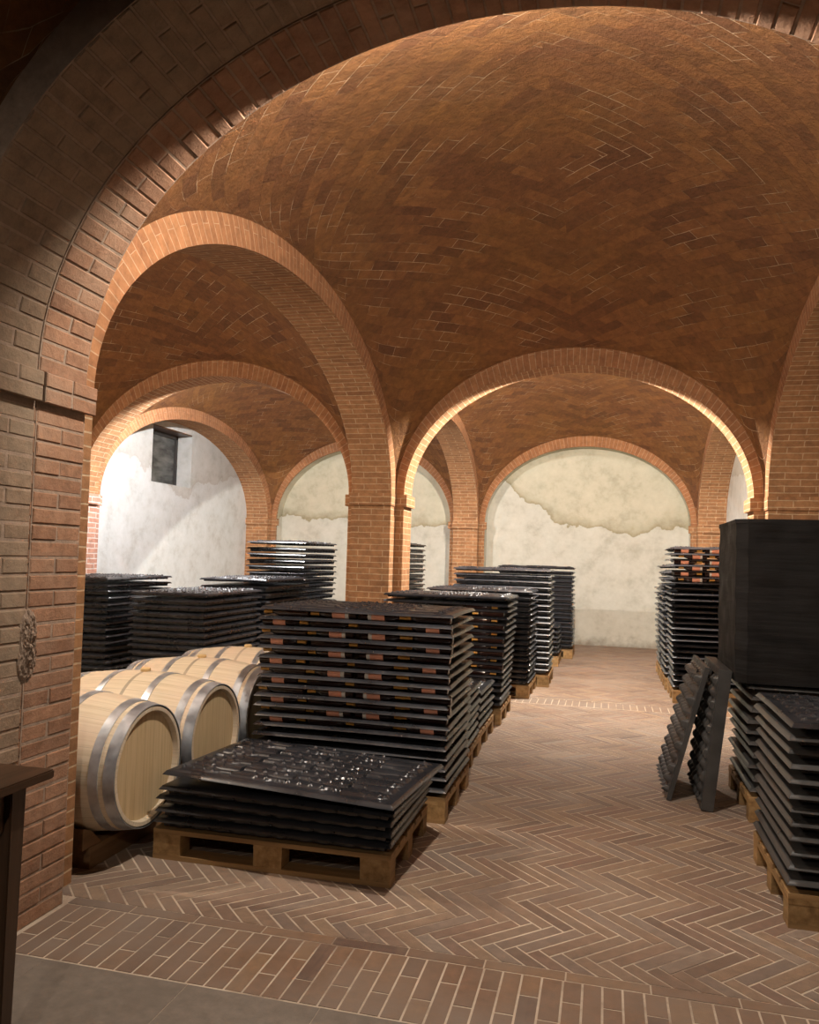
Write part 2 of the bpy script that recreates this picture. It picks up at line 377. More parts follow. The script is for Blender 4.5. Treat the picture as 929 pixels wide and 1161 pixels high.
# ------------------------------------------------------------------ mesh helpers
class MB:
    def __init__(s):
        s.v = []; s.f = []; s.uv = []; s.mi = []
    def quad(s, p, uv=None, mi=0):
        i = len(s.v)
        s.v += [tuple(q) for q in p]
        s.f.append(tuple(range(i, i + len(p))))
        s.uv += uv if uv else [(0.0, 0.0)] * len(p)
        s.mi.append(mi)
    def box(s, lo, hi, mi=0, uvf=None):
        (x0, y0, z0), (x1, y1, z1) = lo, hi
        P = [(x0, y0, z0), (x1, y0, z0), (x1, y1, z0), (x0, y1, z0), (x0, y0, z1), (x1, y0, z1), (x1, y1, z1), (x0, y1, z1)]
        for f, ax in (((0, 3, 2, 1), 'z'), ((4, 5, 6, 7), 'z'), ((0, 1, 5, 4), 'y'), ((2, 3, 7, 6), 'y'), ((1, 2, 6, 5), 'x'), ((3, 0, 4, 7), 'x')):
            pts = [P[k] for k in f]
            if ax == 'z': uv = [(p[0], p[1]) for p in pts]
            elif ax == 'y': uv = [(p[0], p[2]) for p in pts]
            else: uv = [(p[1], p[2]) for p in pts]
            s.quad(pts, uv, mi)
    def build(s, name, mats, parent=None, smooth=False, weld=False):
        me = bpy.data.meshes.new(name)
        me.from_pydata(s.v, [], s.f)
        ul = me.uv_layers.new(name='UVMap')
        for i, u in enumerate(s.uv):
            ul.data[i].uv = u
        if not isinstance(mats, (list, tuple)): mats = [mats]
        for m in mats: me.materials.append(m)
        me.polygons.foreach_set('material_index', s.mi)
        if weld:
            bm = bmesh.new(); bm.from_mesh(me)
            bmesh.ops.remove_doubles(bm, verts=bm.verts, dist=1e-5)
            bmesh.ops.recalc_face_normals(bm, faces=bm.faces)
            bm.to_mesh(me); bm.free()
        if smooth:
            me.polygons.foreach_set('use_smooth', [True] * len(me.polygons))
        me.update()
        o = bpy.data.objects.new(name, me)
        COL.objects.link(o)
        o.parent = parent
        return o

def tag(o, label=None, cat=None, group=None, kind=None):
    if label: o['label'] = label
    if cat: o['category'] = cat
    if group: o['group'] = group
    if kind: o['kind'] = kind
    return o

def empty(name, loc, rz=0.0):
    o = bpy.data.objects.new(name, None)
    COL.objects.link(o)
    o.location = loc
    o.rotation_euler = (0, 0, rz)
    o.empty_display_size = 0.1
    return o

def smooth_by_angle(o, ang=35):
    me = o.data
    bm = bmesh.new(); bm.from_mesh(me)
    a = math.radians(ang)
    for e in bm.edges:
        e.smooth = not (len(e.link_faces) == 2 and e.calc_face_angle(0) > a)
    for f in bm.faces: f.smooth = True
    bm.to_mesh(me); bm.free()

# ------------------------------------------------------------------ structure: vaults, arches, piers
def vault(cx, cy, bx, by, name, n=56):
    mb = MB()
    def A(t): return RO * math.cos(t) if abs(t) < PI / 2 - 1e-9 else 0.0
    ts = [-PI / 2 + PI * i / n for i in range(n + 1)]
    def arc(b):
        tab = [0.0]
        K = 64
        for i in range(1, K + 1):
            t0, t1 = PI / 2 * (i - 1) / K, PI / 2 * i / K
            tab.append(tab[-1] + math.hypot(b * (math.sin(t1) - math.sin(t0)), RO * (math.cos(t1) - math.cos(t0)) * 0.8))
        return lambda t: (lambda k: tab[min(K, int(k))] + (tab[min(K, int(k) + 1)] - tab[min(K, int(k))]) * (k - int(k)))(abs(t) / (PI / 2) * K)
    ax, ay = arc(bx), arc(by)
    P = {}
    for i, a in enumerate(ts):
        for j, c in enumerate(ts):
            P[i, j] = (cx + bx * math.sin(a), cy + by * math.sin(c), ZS + math.sqrt(A(a) ** 2 + A(c) ** 2))
    for i in range(n):
        for j in range(n):
            q = [(i, j), (i, j + 1), (i + 1, j + 1), (i + 1, j)]
            off = (0.13 if ts[i] + 0.01 > 0 else 0.0) + (0.07 if ts[j] + 0.01 > 0 else 0.0)
            uv = []
            for a, c in q:
                sx, sy = ax(ts[a]), ay(ts[c])
                uv.append(((sx - sy) * 0.7071 + off + 20, (sx + sy) * 0.7071 + 20))
            mb.quad([P[k] for k in q], uv)
    o = mb.build(name, M_VAULT, smooth=True, weld=False)
    bm = bmesh.new(); bm.from_mesh(o.data)
    bmesh.ops.remove_doubles(bm, verts=bm.verts, dist=1e-5)
    for f in bm.faces: f.smooth = True
    bm.to_mesh(o.data); bm.free()
    return tag(o, kind='structure')

def arch_mesh(mb, axis, cx, c0, c1, ai, ao, ri, ro, n=48, mi_ring=1, mi_soff=0, z0=ZS):
    """axis 'x': opening spans x, depth c0..c1 along y.  axis 'y': opening spans y, depth along x."""
    def P(u, d, z):
        return (cx + u, d, z) if axis == 'x' else (d, cx + u, z)
    prev = None
    s = 0.0
    so = 0.0
    for i in range(n + 1):
        t = PI * i / n
        ui, zi = -ai * math.cos(t), z0 + ri * math.sin(t)
        uo, zo = -ao * math.cos(t), z0 + ro * math.sin(t)
        if prev:
            pui, pzi, puo, pzo, ps = prev
            s = ps + math.hypot(ui - pui, zi - pzi)
            mb.quad([P(pui, c0, pzi), P(ui, c0, zi), P(ui, c1, zi), P(pui, c1, pzi)], [(0, z0 + ps), (0, z0 + s), (c1 - c0, z0 + s), (c1 - c0, z0 + ps)], mi_soff)
            w = ao - ai + 0.1
            for d in (c0, c1):
                mb.quad([P(pui, d, pzi), P(ui, d, zi), P(uo, d, zo), P(puo, d, pzo)], [(0.02, ps), (0.02, s), (0.02 + w, s), (0.02 + w, ps)], mi_ring)
            mb.quad([P(puo, c0, pzo), P(uo, c0, zo), P(uo, c1, zo), P(puo, c1, pzo)], None, mi_ring)
        prev = (ui, zi, uo, zo, s)

def arch(name, axis, cx, c0, c1, ai, ao, ri=RI, ro=RO, mats=None, n=56):
    mb = MB()
    arch_mesh(mb, axis, cx, c0, c1, ai, ao, ri, ro, n)
    o = mb.build(name, mats or [M_PIER, M_RING])
    return tag(o, kind='structure')

def block(mb, lo, hi, mi=0):
    mb.box(lo, hi, mi)

def pier(name, xw, y0, y1, armE=True, armW=True, armN=True, armS=True, mat=None, tx=T):
    """cross-shaped pier: core xw..xw+tx by y0..y1, nibs on the open sides, impost blocks"""
    mb = MB()
    xa, xb = xw, xw + tx
    block(mb, (xa, y0, 0), (xb, y1, ZS))
    pr = 0.035
    if armE: block(mb, (xb, y0, 0), (xb + NX, y1, ZS)); block(mb, (xb + NX * .3, y0 - .015, ZI), (xb + NX + pr, y1 + .015, ZS))
    if armW: block(mb, (xa - NX, y0, 0), (xa, y1, ZS)); block(mb, (xa - NX - pr, y0 - .015, ZI), (xa - NX * .3, y1 + .015, ZS))
    if armS: block(mb, (xa, y0 - NY, 0), (xb, y0, ZS)); block(mb, (xa - .012, y0 - NY - pr, ZI), (xb + .012, y0 - NY * .3, ZS))
    if armN: block(mb, (xa, y1, 0), (xb, y1 + NY, ZS)); block(mb, (xa - .012, y1 + NY * .3, ZI), (xb + .012, y1 + NY + pr, ZS))
    o = mb.build(name, mat or M_PIER)
    return tag(o, kind='structure')

XC_L = -B - T - BL           # centre line of left aisle
# vaults
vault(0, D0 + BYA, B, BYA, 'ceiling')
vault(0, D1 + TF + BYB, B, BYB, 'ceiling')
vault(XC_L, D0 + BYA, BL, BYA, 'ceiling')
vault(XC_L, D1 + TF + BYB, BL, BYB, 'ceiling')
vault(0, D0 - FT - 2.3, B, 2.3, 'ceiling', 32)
# cross arches
arch('brick_arch', 'x', 0, D1, D1 + TF, B - NX, B)
arch('brick_arch', 'x', XC_L, D1, D1 + TF, BL - NX, BL)
arch('brick_arch', 'x', 0, D2, D2 + 0.05, B - NX, B + .25, RI, RO + .3)
arch('brick_arch', 'x', XC_L, D2, D2 + 0.05, BL - NX, BL + .25, RI, RO + .3)
arch('brick_arch', 'x', 0, D0 - FT - 4.6 - .3, D0 - FT - 4.6, B - NX, B)
# plaster reveals of the two back niches
arch('trim_1', 'x', 0, D2 + .05, D2 + .32, B - NX, B + .2, RI, RO + .2, [M_PLB, M_PLB])
arch('trim_2', 'x', XC_L, D2 + .05, D2 + .32, BL - NX, BL + .2, RI, RO + .2, [M_PLB, M_PLB])
# long arches
for yc, by in ((D0 + BYA, BYA), (D1 + TF + BYB, BYB)):
    for xa, xb in ((-B - T, -B), (B, B + T), (XL - T, XL)):
        arch('brick_arch', 'y', yc, xa, xb, by - NY, by)
# near bay side arches
for xa, xb in ((-B - T, -B), (B, B + T)):
    arch('brick_arch', 'y', D0 - FT - 2.3, xa, xb, 2.1, 2.3, n=32)
# piers
pier('brick_pier', -B - T, D1, D1 + TF)
pier('brick_pier', B, D1, D1 + TF, armE=False)
pier('brick_pier', XL - T, D1, D1 + TF, armW=False, mat=M_PINK)
pier('brick_pier', -B - T, D2, D2 + .05, armN=False)
pier('brick_pier', B, D2, D2 + .05, armN=False, armE=False)
pier('brick_pier', XL - T, D2, D2 + .05, armN=False, armW=False)
pier('brick_pier', B, D0 - FT, D0, armE=False)
pier('brick_pier', XL - T, D0 - .35, D0, armW=False, armS=False)
mb = MB(); mb.box((-B - T, D0 - FT, 0), (-B, D0, ZS)); mb.box((-B - T, D0, 0), (-B, D0 + NY, ZS)); mb.box((-B - T - NX, D0 - .35, 0), (-B - T, D0, ZS))
tag(mb.build('brick_pier', M_PIER), kind='structure')
for s in (-1, 1):
    mb = MB(); mb.box((min(s * B, s * (B + T)), D0 - FT - 4.9, 0), (max(s * B, s * (B + T)), D0 - FT - 4.4, ZS))
    tag(mb.build('brick_pier', M_PIER), kind='structure')
# plaster reveals beside the back niches, below the springing
mb = MB()
for x0, x1 in ((-B - T + NX * 0 - NX, -B + NX), (B - NX, B + T), (XL - T, XL + NX)):
    mb.box((x0, D2 + .05, 0), (x1, D2 + .32, ZS))
tag(mb.build('trim_3', M_PLB), kind='structure')

# walls
def wallbox(name, lo, hi, mat):
    mb = MB(); mb.box(lo, hi)
    return tag(mb.build(name, mat), kind='structure')
wallbox('wall_back', (XL - 1.2, D2 + .30, 0), (B + T + .4, D2 + .6, 5), M_PLB)
wallbox('wall_right', (B + T - .001, -3.2, 0), (B + T + .3, D2 + .3, 5), M_PLR)
wallbox('wall_front', (XL - 1.2, -3.1, 0), (B + T + .3, -2.8, 5), M_PLR)
wallbox('wall_side', (-B - T - .25, -2.8, 0), (-B - T, D0 - .35, 5), M_PLR)
wallbox('wall_cross', (XL - T, D0 - .36, 0), (-B - T, D0 - .10, 5), M_PLR)
# left wall with the window opening
WX = XL - T
wy0, wy1, wz0, wz1 = 10.93, 12.13, 2.585, 3.49
mb = MB()
mb.box((WX - .5, 2.5, 0), (WX, wy0, 5)); mb.box((WX - .5, wy1, 0), (WX, D2 + .3, 5))
mb.box((WX - .5, wy0, 0), (WX, wy1, wz0)); mb.box((WX - .5, wy0, wz1), (WX, wy1, 5))
tag(mb.build('wall_left', M_PLL), kind='structure')
mb = MB(); x0 = WX - .30
mb.box((x0 - .02, wy0 - .02, wz0 - .02), (x0, wy1 + .02, wz1 + .02), 0)
for a, b_2 in (((wy0, wz0), (wy1, wz0 + .05)), ((wy0, wz1 - .08), (wy1, wz1)), ((wy0, wz0), (wy0 + .05, wz1)), ((wy1 - .06, wz0), (wy1, wz1))):
    mb.box((x0, a[0], a[1]), (x0 + .03, b_2[0], b_2[1]), 1)
tag(mb.build('window_1', [M_PANE, M_FRAME]), kind='structure')
# wooden lintel in the head of the window recess
mb = MB(); mb.box((WX - .29, wy0, wz1 - .02), (WX - .002, wy1, wz1 + .03))
tag(mb.build('trim_4', M_DARKW), kind='structure')

# ------------------------------------------------------------------ near arch in real bricks
def brick(mb, o, ex, ey, ez, L, H, mi=0, proud=0.004, ch=0.004):
    """a brick whose worn face looks along ez; ex along the face, ey up the face"""
    r = (R.random(), R.random())
    jit = R.uniform(-.003, .003)
    pr = proud + jit
    x0, x1, y0, y1 = R.uniform(0, .003), L - R.uniform(0, .003), R.uniform(0, .002), H - R.uniform(0, .002)
    def P(a, b, c): return tuple(o[k] + ex[k] * a + ey[k] * b + ez[k] * c for k in range(3))
    base = [(x0, y0), (x1, y0), (x1, y1), (x0, y1)]
    rim = [(x0 + .001, y0 + .001), (x1 - .001, y0 + .001), (x1 - .001, y1 - .001), (x0 + .001, y1 - .001)]
    top = [(x0 + ch + R.uniform(0, .003), y0 + ch), (x1 - ch - R.uniform(0, .003), y0 + ch), (x1 - ch, y1 - ch - R.uniform(0, .002)), (x0 + ch, y1 - ch)]
    l0 = [P(a, b, -.01) for a, b in base]; l1 = [P(a, b, pr - ch * .8) for a, b in rim]; l2 = [P(a, b, pr) for a, b in top]
    for A_, B_ in ((l0, l1), (l1, l2)):
        for k in range(4):
            mb.quad([A_[k], A_[(k + 1) % 4], B_[(k + 1) % 4], B_[k]], [r] * 4, mi)
    mb.quad(l2, [r] * 4, mi)

CH = 0.066
def jamb_bricks(mb, sx, y0, y1, pat, x, zlo, zhi, mi=0):
    """jamb face looking towards +x (sx=1) or -x; pat lists brick widths per alternate course"""
    n = int((zhi - zlo) / CH)
    h = (zhi - zlo) / n
    for k in range(n):
        for a, b in pat[k % len(pat)]:
            a2, b2 = y0 + a * (y1 - y0), y0 + b * (y1 - y0)
            brick(mb, (x, a2 + .003, zlo + k * h), (0, 1, 0), (0, 0, 1), (sx, 0, 0), b2 - a2 - .005, h - .007, mi)

def soffit_bricks(mb, a, ri, y0, y1, pat, mi=0, z0=ZS):
    K = 2000
    pts = [(-a * math.cos(PI * i / K), z0 + ri * math.sin(PI * i / K)) for i in range(K + 1)]
    cum = [0]
    for i in range(K): cum.append(cum[-1] + math.hypot(pts[i + 1][0] - pts[i][0], pts[i + 1][1] - pts[i][1]))
    n = int(cum[-1] / CH)
    j = 0
    for k in range(n):
        s = cum[-1] * k / n
        while cum[j + 1] < s: j += 1
        p0 = pts[j]
        s2 = cum[-1] * (k + 1) / n
        jj = j
        while jj < K - 1 and cum[jj + 1] < s2: jj += 1
        p1 = pts[min(K, jj + 1)]
        dx, dz = p1[0] - p0[0], p1[1] - p0[1]
        l = math.hypot(dx, dz)
        t = (dx / l, 0, dz / l)
        nn = (dz / l, 0, -dx / l)          # towards the opening
        for u, v in pat[k % len(pat)]:
            a2, b2 = y0 + u * (y1 - y0), y0 + v * (y1 - y0)
            brick(mb, (p0[0], a2 + .003, p0[1]), (0, 1, 0), t, nn, b2 - a2 - .006, l - .008, mi)

a_in = B - NX
yr0, yr1 = D0 - FR, D0
yt0, yt1 = D0 - FT, D0 - FR
dlt = 0.005
PR = [[(0, 1)], [(0, .5), (.5, 1)]]
PT = [[(0, .36), (.36, 1)], [(0, .68), (.68, 1)]]
# inner red order: backing ring + bricks
mb = MB()
arch_mesh(mb, 'x', 0, yr0, yr1, a_in, B, RI, RO, 64, 1, 1)
soffit_bricks(mb, a_in, RI, yr0, yr1, PR, 0)
# voussoir faces towards the bay
tag(mb.build('brick_arch', [M_REDB, M_MORT]), kind='structure')
# outer tan order
mb = MB()
arch_mesh(mb, 'x', 0, yt0, yt1, a_in + dlt, B + .12, RI + dlt, RO + .1, 64, 1, 1)
soffit_bricks(mb, a_in + dlt, RI + dlt, yt0, yt1, PT, 0)
tag(mb.build('brick_arch', [M_TANB, M_MORT]), kind='structure')
for s in (-1, 1):
    mb = MB()
    xo = s * a_in
    xi = s * B
    mb.box((min(xo, xi), yr0, 0), (max(xo, xi), yr1, ZS), 2)
    mb.box((min(xo + s * dlt, xi), yt0, 0), (max(xo + s * dlt, xi), yt1, ZS), 2)
    jamb_bricks(mb, -s, yr0, yr1, PR, xo, 0.0, ZI - .01, 0)
    jamb_bricks(mb, -s, yt0, yt1, PT, xo + s * dlt, 0.0, ZI - .01, 1)
    # impost: two courses standing proud
    for x_, ya, yb, mi in ((xo, yr0, yr1 + .03, 0), (xo + s * dlt, yt0, yt1, 1)):
        mb.box((min(x_, x_ - s * .035), ya + .004, ZI + .01), (max(x_, x_ - s * .035), yb - .006, ZS - .005), 2)
        for kk in (0, 1):
            for u, v in ([(0, .5), (.5, 1)] if mi == 0 else PT[kk]):
                a2, b2 = ya + u * (yb - ya), ya + v * (yb - ya)
                brick(mb, (x_ - s * .035, a2 + .003, ZI + .003 + kk * .064), (0, 1, 0), (0, 0, 1), (-s, 0, 0), b2 - a2 - .006, .058, mi)
    # ends of the inner order's bricks, facing the camera
    n = 33
    for k in range(n):
        z = k * (ZI - .01) / n
        brick(mb, (xo, yr0, z), (s, 0, 0), (0, 0, 1), (0, -1, 0), NX - .005, .055, 0, proud=.006)
    if s == -1:
        # rough repaired patch of mortar in the corner between the two orders
        K = 30
        cy_, cz_, ry_, rz_ = yr0 + .012, 1.11, .05, .15
        hh = {}
        for a in range(K + 1):
            for b in range(K + 1):
                u, v = 2 * a / K - 1, 2 * b / K - 1
                q = (1 + .25 * math.sin(5 * v + 1)) * (u * u) + v * v
                hh[a, b] = (xo - .004 + max(0, 1 - q) ** .5 * .024 * (1 + R.uniform(-.35, .35)) if q < 1 else xo - .008, cy_ + u * ry_ + R.uniform(-.001, .001), cz_ + v * rz_)
        for a in range(K):
            for b in range(K):
                mb.quad([hh[a, b], hh[a + 1, b], hh[a + 1, b + 1], hh[a, b + 1]], None, 3)
    tag(mb.build('brick_pier', [M_REDB, M_TANB, M_MORT, M_MORT]), kind='structure')

# ------------------------------------------------------------------ floor
def clip(poly, axis, val, keep_gt):
    out = []
    for i in range(len(poly)):
        a, b = poly[i], poly[(i + 1) % len(poly)]
        ia = (a[axis] >= val) if keep_gt else (a[axis] <= val)
        ib = (b[axis] >= val) if keep_gt else (b[axis] <= val)
        if ia: out.append(a)
        if ia != ib:
            t = (val - a[axis]) / (b[axis] - a[axis])
            out.append(tuple(a[k] + t * (b[k] - a[k]) for k in range(2)))
    return out

fmb = MB()
def tile(poly, mi, dz=0.0):
    if len(poly) < 3: return
    ar = 0.5 * abs(sum(poly[i][0] * poly[(i + 1) % len(poly)][1] - poly[(i + 1) % len(poly)][0] * poly[i][1] for i in range(len(poly))))
    if ar < 2e-4: return
    r = (R.random(), R.random())
    z = dz + R.uniform(-.0005, .0005)
    fmb.quad([(p[0], p[1], z) for p in poly], [r] * len(poly), mi)
    for i in range(len(poly)):
        a, b = poly[i], poly[(i + 1) % len(poly)]
        fmb.quad([(a[0], a[1], z), (a[0], a[1], -.008), (b[0], b[1], -.008), (b[0], b[1], z)], [r] * 4, mi)

def herring(x0, x1, y0, y1, mi, ox=0.0, oy=0.0, L=.311, W=.0622, g=.0085):
    n = 5
    c = math.sqrt(.5)
    ref = (x0, y0)
    ext = int(((x1 - x0) + (y1 - y0)) / W) + 20
    for k in range(-ext, ext):
        for m in range(-ext // 8, ext // 8 + 1):
            for kind in (0, 1):
                if kind == 0: bx, by, w_, h_ = k + 2 * n * m, k, n, 1
                else: bx, by, w_, h_ = k + n + 2 * n * m, k - n + 1, 1, n
                mx, my = (bx + w_ / 2) * W, (by + h_ / 2) * W
                # rotate so that (1,1) runs along +x
                X = (mx + my) * c + ox + (x0 + x1) / 2; Y = (my - mx) * c + oy + (y0 + y1) / 2
                if X < x0 - .2 or X > x1 + .2 or Y < y0 - .2 or Y > y1 + .2: continue
                gg = g / 2 + R.uniform(0, .0008)
                cs = [(bx * W + gg, by * W + gg), ((bx + w_) * W - gg, by * W + gg), ((bx + w_) * W - gg, (by + h_) * W - gg), (bx * W + gg, (by + h_) * W - gg)]
                poly = [((p + q) * c + ox + (x0 + x1) / 2, (q - p) * c + oy + (y0 + y1) / 2) for p, q in cs]
                poly = clip(clip(poly, 1, y0, True), 1, y1, False)
                if poly: poly = clip(clip(poly, 0, x0, True), 0, x1, False) if poly else poly
                tile(poly, mi)

yb0 = D0 + .075
herring(-3.2, B + T, yb0, D1 - .02, 0)
herring(-5.9, B + T, D1 + TF + .02, D2 + .3, 0)
# border stretchers and soldier bands under the two cross arches
def band(y0, y1, rows, x0, x1, mi, w=.072):
    x = x0
    i = 0
    while x < x1:
        ww = w * R.uniform(.93, 1.07)
        cuts = [0, .5, 1] if rows == 2 else [0, 1]
        if rows == 2: cuts = [0, .5 + (.16 if i % 2 else -.16), 1]
        for a, b in zip(cuts, cuts[1:]):
            tile([(x + .004, y0 + a * (y1 - y0) + .004), (x + ww - .004, y0 + a * (y1 - y0) + .004), (x + ww - .004, y0 + b * (y1 - y0) - .004), (x + .004, y0 + b * (y1 - y0) - .004)], mi)
        x += ww; i += 1
x = -1.8
while x < 1.85:
    tile([(x, D0 + .012), (x + .29, D0 + .012), (x + .29, D0 + .07), (x, D0 + .07)], 1); x += .296
band(D0 - .40, D0 + .008, 2, -1.8, 1.85, 1)
band(D1 + .0, D1 + .31, 1, -1.8, 1.85, 1, .075)
x = -1.8
while x < 1.85:
    tile([(x, D1 + .315), (x + .29, D1 + .315), (x + .29, D1 + TF), (x, D1 + TF)], 1); x += .296
# stone slabs of the near bay
y = D0 - .405
row = 0
while y > -2.8:
    h = R.uniform(.32, .42)
    x = -2.0 - R.uniform(0, .4)
    while x < 2.3:
        ww = R.uniform(.45, .75)
        tile([(x + .001, y - h + .0015), (x + ww - .002, y - h + .001), (x + ww - .001, y - .0015), (x + .001, y - .001)], 2)
        x += ww
    y -= h
fmb.quad([(XL - 1.2, -3.1, -.0014), (B + T + .3, -3.1, -.0014), (B + T + .3, D2 + .5, -.0014), (XL - 1.2, D2 + .5, -.0014)], None, 3)
tag(fmb.build('floor', [M_HERR, M_SOLD, M_STONE, M_GROUT]), kind='structure')

# ------------------------------------------------------------------ lamps behind the arch crowns
def lamp(key, label):
    (x, y, z), p, c = LAMPS[key]
    t = empty('vault_lamp', (x, y, z))
    tag(t, label, 'lamp', 'small lamps under the vaults')
    mb = MB()
    K = 16
    for i in range(K):
        a, b = 2 * PI * i / K, 2 * PI * (i + 1) / K
        for (r0, z0), (r1, z1) in (((.045, .10), (.05, .16)), ((.05, .16), (.0, .17)), ((.035, .09), (.045, .10)), ((0.0, .09), (.035, .09))):
            mb.quad([(r0 * math.cos(a), r0 * math.sin(a), z0), (r0 * math.cos(b), r0 * math.sin(b), z0), (r1 * math.cos(b), r1 * math.sin(b), z1), (r1 * math.cos(a), r1 * math.sin(a), z1)])
    mb.box((-.012, -.12, .12), (.012, -.03, .145))
    mb.build('housing', M_METAL, t)
    mb = MB()
    for i in range(K):
        for j in range(6):
            a, b = 2 * PI * i / K, 2 * PI * (i + 1) / K
            u, v = PI * j / 6, PI * (j + 1) / 6
            r = .022
            mb.quad([(r * math.sin(u) * math.cos(a), r * math.sin(u) * math.sin(a), .07 + r * math.cos(u)), (r * math.sin(u) * math.cos(b), r * math.sin(u) * math.sin(b), .07 + r * math.cos(u)),
                     (r * math.sin(v) * math.cos(b), r * math.sin(v) * math.sin(b), .07 + r * math.cos(v)), (r * math.sin(v) * math.cos(a), r * math.sin(v) * math.sin(a), .07 + r * math.cos(v))])
    mb.build('bulb', M_BULB, t, smooth=True, weld=True)
    ld = bpy.data.lights.new('lamp_light', 'SPOT' if key == 'near' else 'POINT')
    ld.energy = p; ld.color = c; ld.shadow_soft_size = .03
    lo = bpy.data.objects.new('lamp_light', ld)
    COL.objects.link(lo); lo.parent = t; lo.location = (0, 0, 0)
    if key == 'near':        # a shaded lamp aimed down at the foot of the near arch
        ld.spot_size = math.radians(62); ld.spot_blend = 0.55
        lo.rotation_euler = (Vector((-1.2, 2.6, .45)) - Vector((x, y, z))).to_track_quat('-Z', 'Y').to_euler()
    t.scale = (.38, .38, .38)
    return t
lamp('main', 'small lamp behind the crown of the nearest big arch')
lamp('far', 'small lamp behind the crown of the middle arch over the aisle')
lamp('left', 'small lamp in the vault to the left, above the oak barrels')
lamp('farleft', 'small lamp lighting the white wall with the window')
lamp('near', 'small lamp in the vault over the near stone floor')

# ------------------------------------------------------------------ barrels
def rev(mb, prof, K=56, planks=28, mi=0):
    """profile [(x, r)] revolved about the x axis"""
    for i in range(K):
        a, b = 2 * PI * i / K, 2 * PI * (i + 1) / K
        for (x0, r0), (x1, r1) in zip(prof, prof[1:]):
            mb.quad([(x0, r0 * math.cos(a), r0 * math.sin(a)), (x0, r0 * math.cos(b), r0 * math.sin(b)), (x1, r1 * math.cos(b), r1 * math.sin(b)), (x1, r1 * math.cos(a), r1 * math.sin(a))],
                    [(x0, planks * i / K), (x0, planks * (i + 1) / K), (x1, planks * (i + 1) / K), (x1, planks * i / K)], mi)

def make_barrel():
    t = empty('oak_barrel', (0, 0, 0))
    HL, RB, RH = .475, .338, .285
    def rad(x): return RH + (RB - RH) * math.cos(PI / 2 * min(1, abs(x) / HL * .98)) ** 0.85 if abs(x) < HL else RH
    xs = [-HL + 2 * HL * i / 28 for i in range(29)]
    mb = MB()
    prof = [(-HL + .03, RH - .028), (-HL, RH - .022), (-HL, RH - .004)] + [(x, rad(x)) for x in xs[1:-1]] + [(HL, RH - .004), (HL, RH - .022), (HL - .03, RH - .028)]
    rev(mb, prof)
    o = mb.build('staves', M_STAVE, t, weld=True); smooth_by_angle(o, 40)
    for s in (-1, 1):
        mb = MB()
        K = 48; r = RH - .026; x = s * (HL - .028)
        ring = [(r * math.cos(2 * PI * i / K), r * math.sin(2 * PI * i / K)) for i in range(K)]
        mb.quad([(x, p, q) for p, q in ring], [(q + 10, p / .075 + 10) for p, q in ring])
        mb.build('head', M_HEAD, t)
    for s in (-1, 1):
        for (a, b) in ((.425, .478), (.355, .40), (.135, .175)):
            mb = MB()
            x0, x1 = s * a, s * b
            if x0 > x1: x0, x1 = x1, x0
            pr = []
            K = 5
            for i in range(K + 1):
                x = x0 + (x1 - x0) * i / K
                pr.append((x, rad(min(HL * .999, max(-HL * .999, x))) + .0035))
            prof = [(x0, pr[0][1] - .004)] + pr + [(x1, pr[-1][1] - .004)]
            rev(mb, prof)
            o = mb.build('hoop', M_HOOP, t, weld=True); smooth_by_angle(o, 50)
    mb = MB()
    K = 20
    for i in range(K):
        a, b = 2 * PI * i / K, 2 * PI * (i + 1) / K
        for (r0, z0), (r1, z1) in (((.026, RB - .006), (.030, RB + .014)), ((.030, RB + .014), (.024, RB + .02)), ((.024, RB + .02), (0, RB + .02))):
            mb.quad([(r0 * math.cos(a), r0 * math.sin(a), z0), (r0 * math.cos(b), r0 * math.sin(b), z0), (r1 * math.cos(b), r1 * math.sin(b), z1), (r1 * math.cos(a), r1 * math.sin(a), z1)])
    mb.build('bung', M_BUNG, t, weld=True)
    return t

def kids(o):
    return [c for c in bpy.data.objects if c.parent == o]
def copy_tree(o, parent=None, cache={}):
    c = o.copy()
    COL.objects.link(c)
    c.parent = parent
    if o.name not in cache: cache[o.name] = kids(o)
    for ch in cache[o.name]:
        copy_tree(ch, c)
    return c

b0 = make_barrel()
BZ = .452
BLAB = ['pale oak barrel nearest the brick pier, its round head facing right',
        'second pale oak barrel from the brick pier, head partly behind the low tray stack',
        'third pale oak barrel from the brick pier, cut off by the tall tray stack',
        'furthest pale oak barrel, only its bulging top and bung showing']
for i, y in enumerate((3.47, 4.155, 4.84, 5.525)):
    b = b0 if i == 0 else copy_tree(b0)
    b.location = (-2.235 + (0, .0, -.01, .0)[i], y, BZ)
    tag(b, BLAB[i], 'barrel', 'oak barrels lying in a row on rails')
for x, lab in ((-1.99, 'dark wooden rail under the front ends of the oak barrels'), (-2.50, 'dark wooden rail under the back ends of the oak barrels')):
    t = empty('barrel_rail', (x, 4.6, 0))
    tag(t, lab, 'wooden rail')
    mb = MB(); mb.box((-.055, -1.32, 0), (.055, 1.4, .10)); mb.build('beam', M_RAIL, t)
    for y in (3.47, 4.155, 4.84, 5.525):
        for s in (-1, 1):
            mb = MB()
            yo = y - 4.6
            p = [(yo + s * .10, .10), (yo + s * .24, .10), (yo + s * .24, .20), (yo + s * .185, .180)]
            for xx in (-.05, .05):
                mb.quad([(xx, a, c) for a, c in p])
            for k in range(4):
                a, c = p[k], p[(k + 1) % 4]
                mb.quad([(-.05, a[0], a[1]), (.05, a[0], a[1]), (.05, c[0], c[1]), (-.05, c[0], c[1])])
            mb.build('wedge', M_RAIL, t)

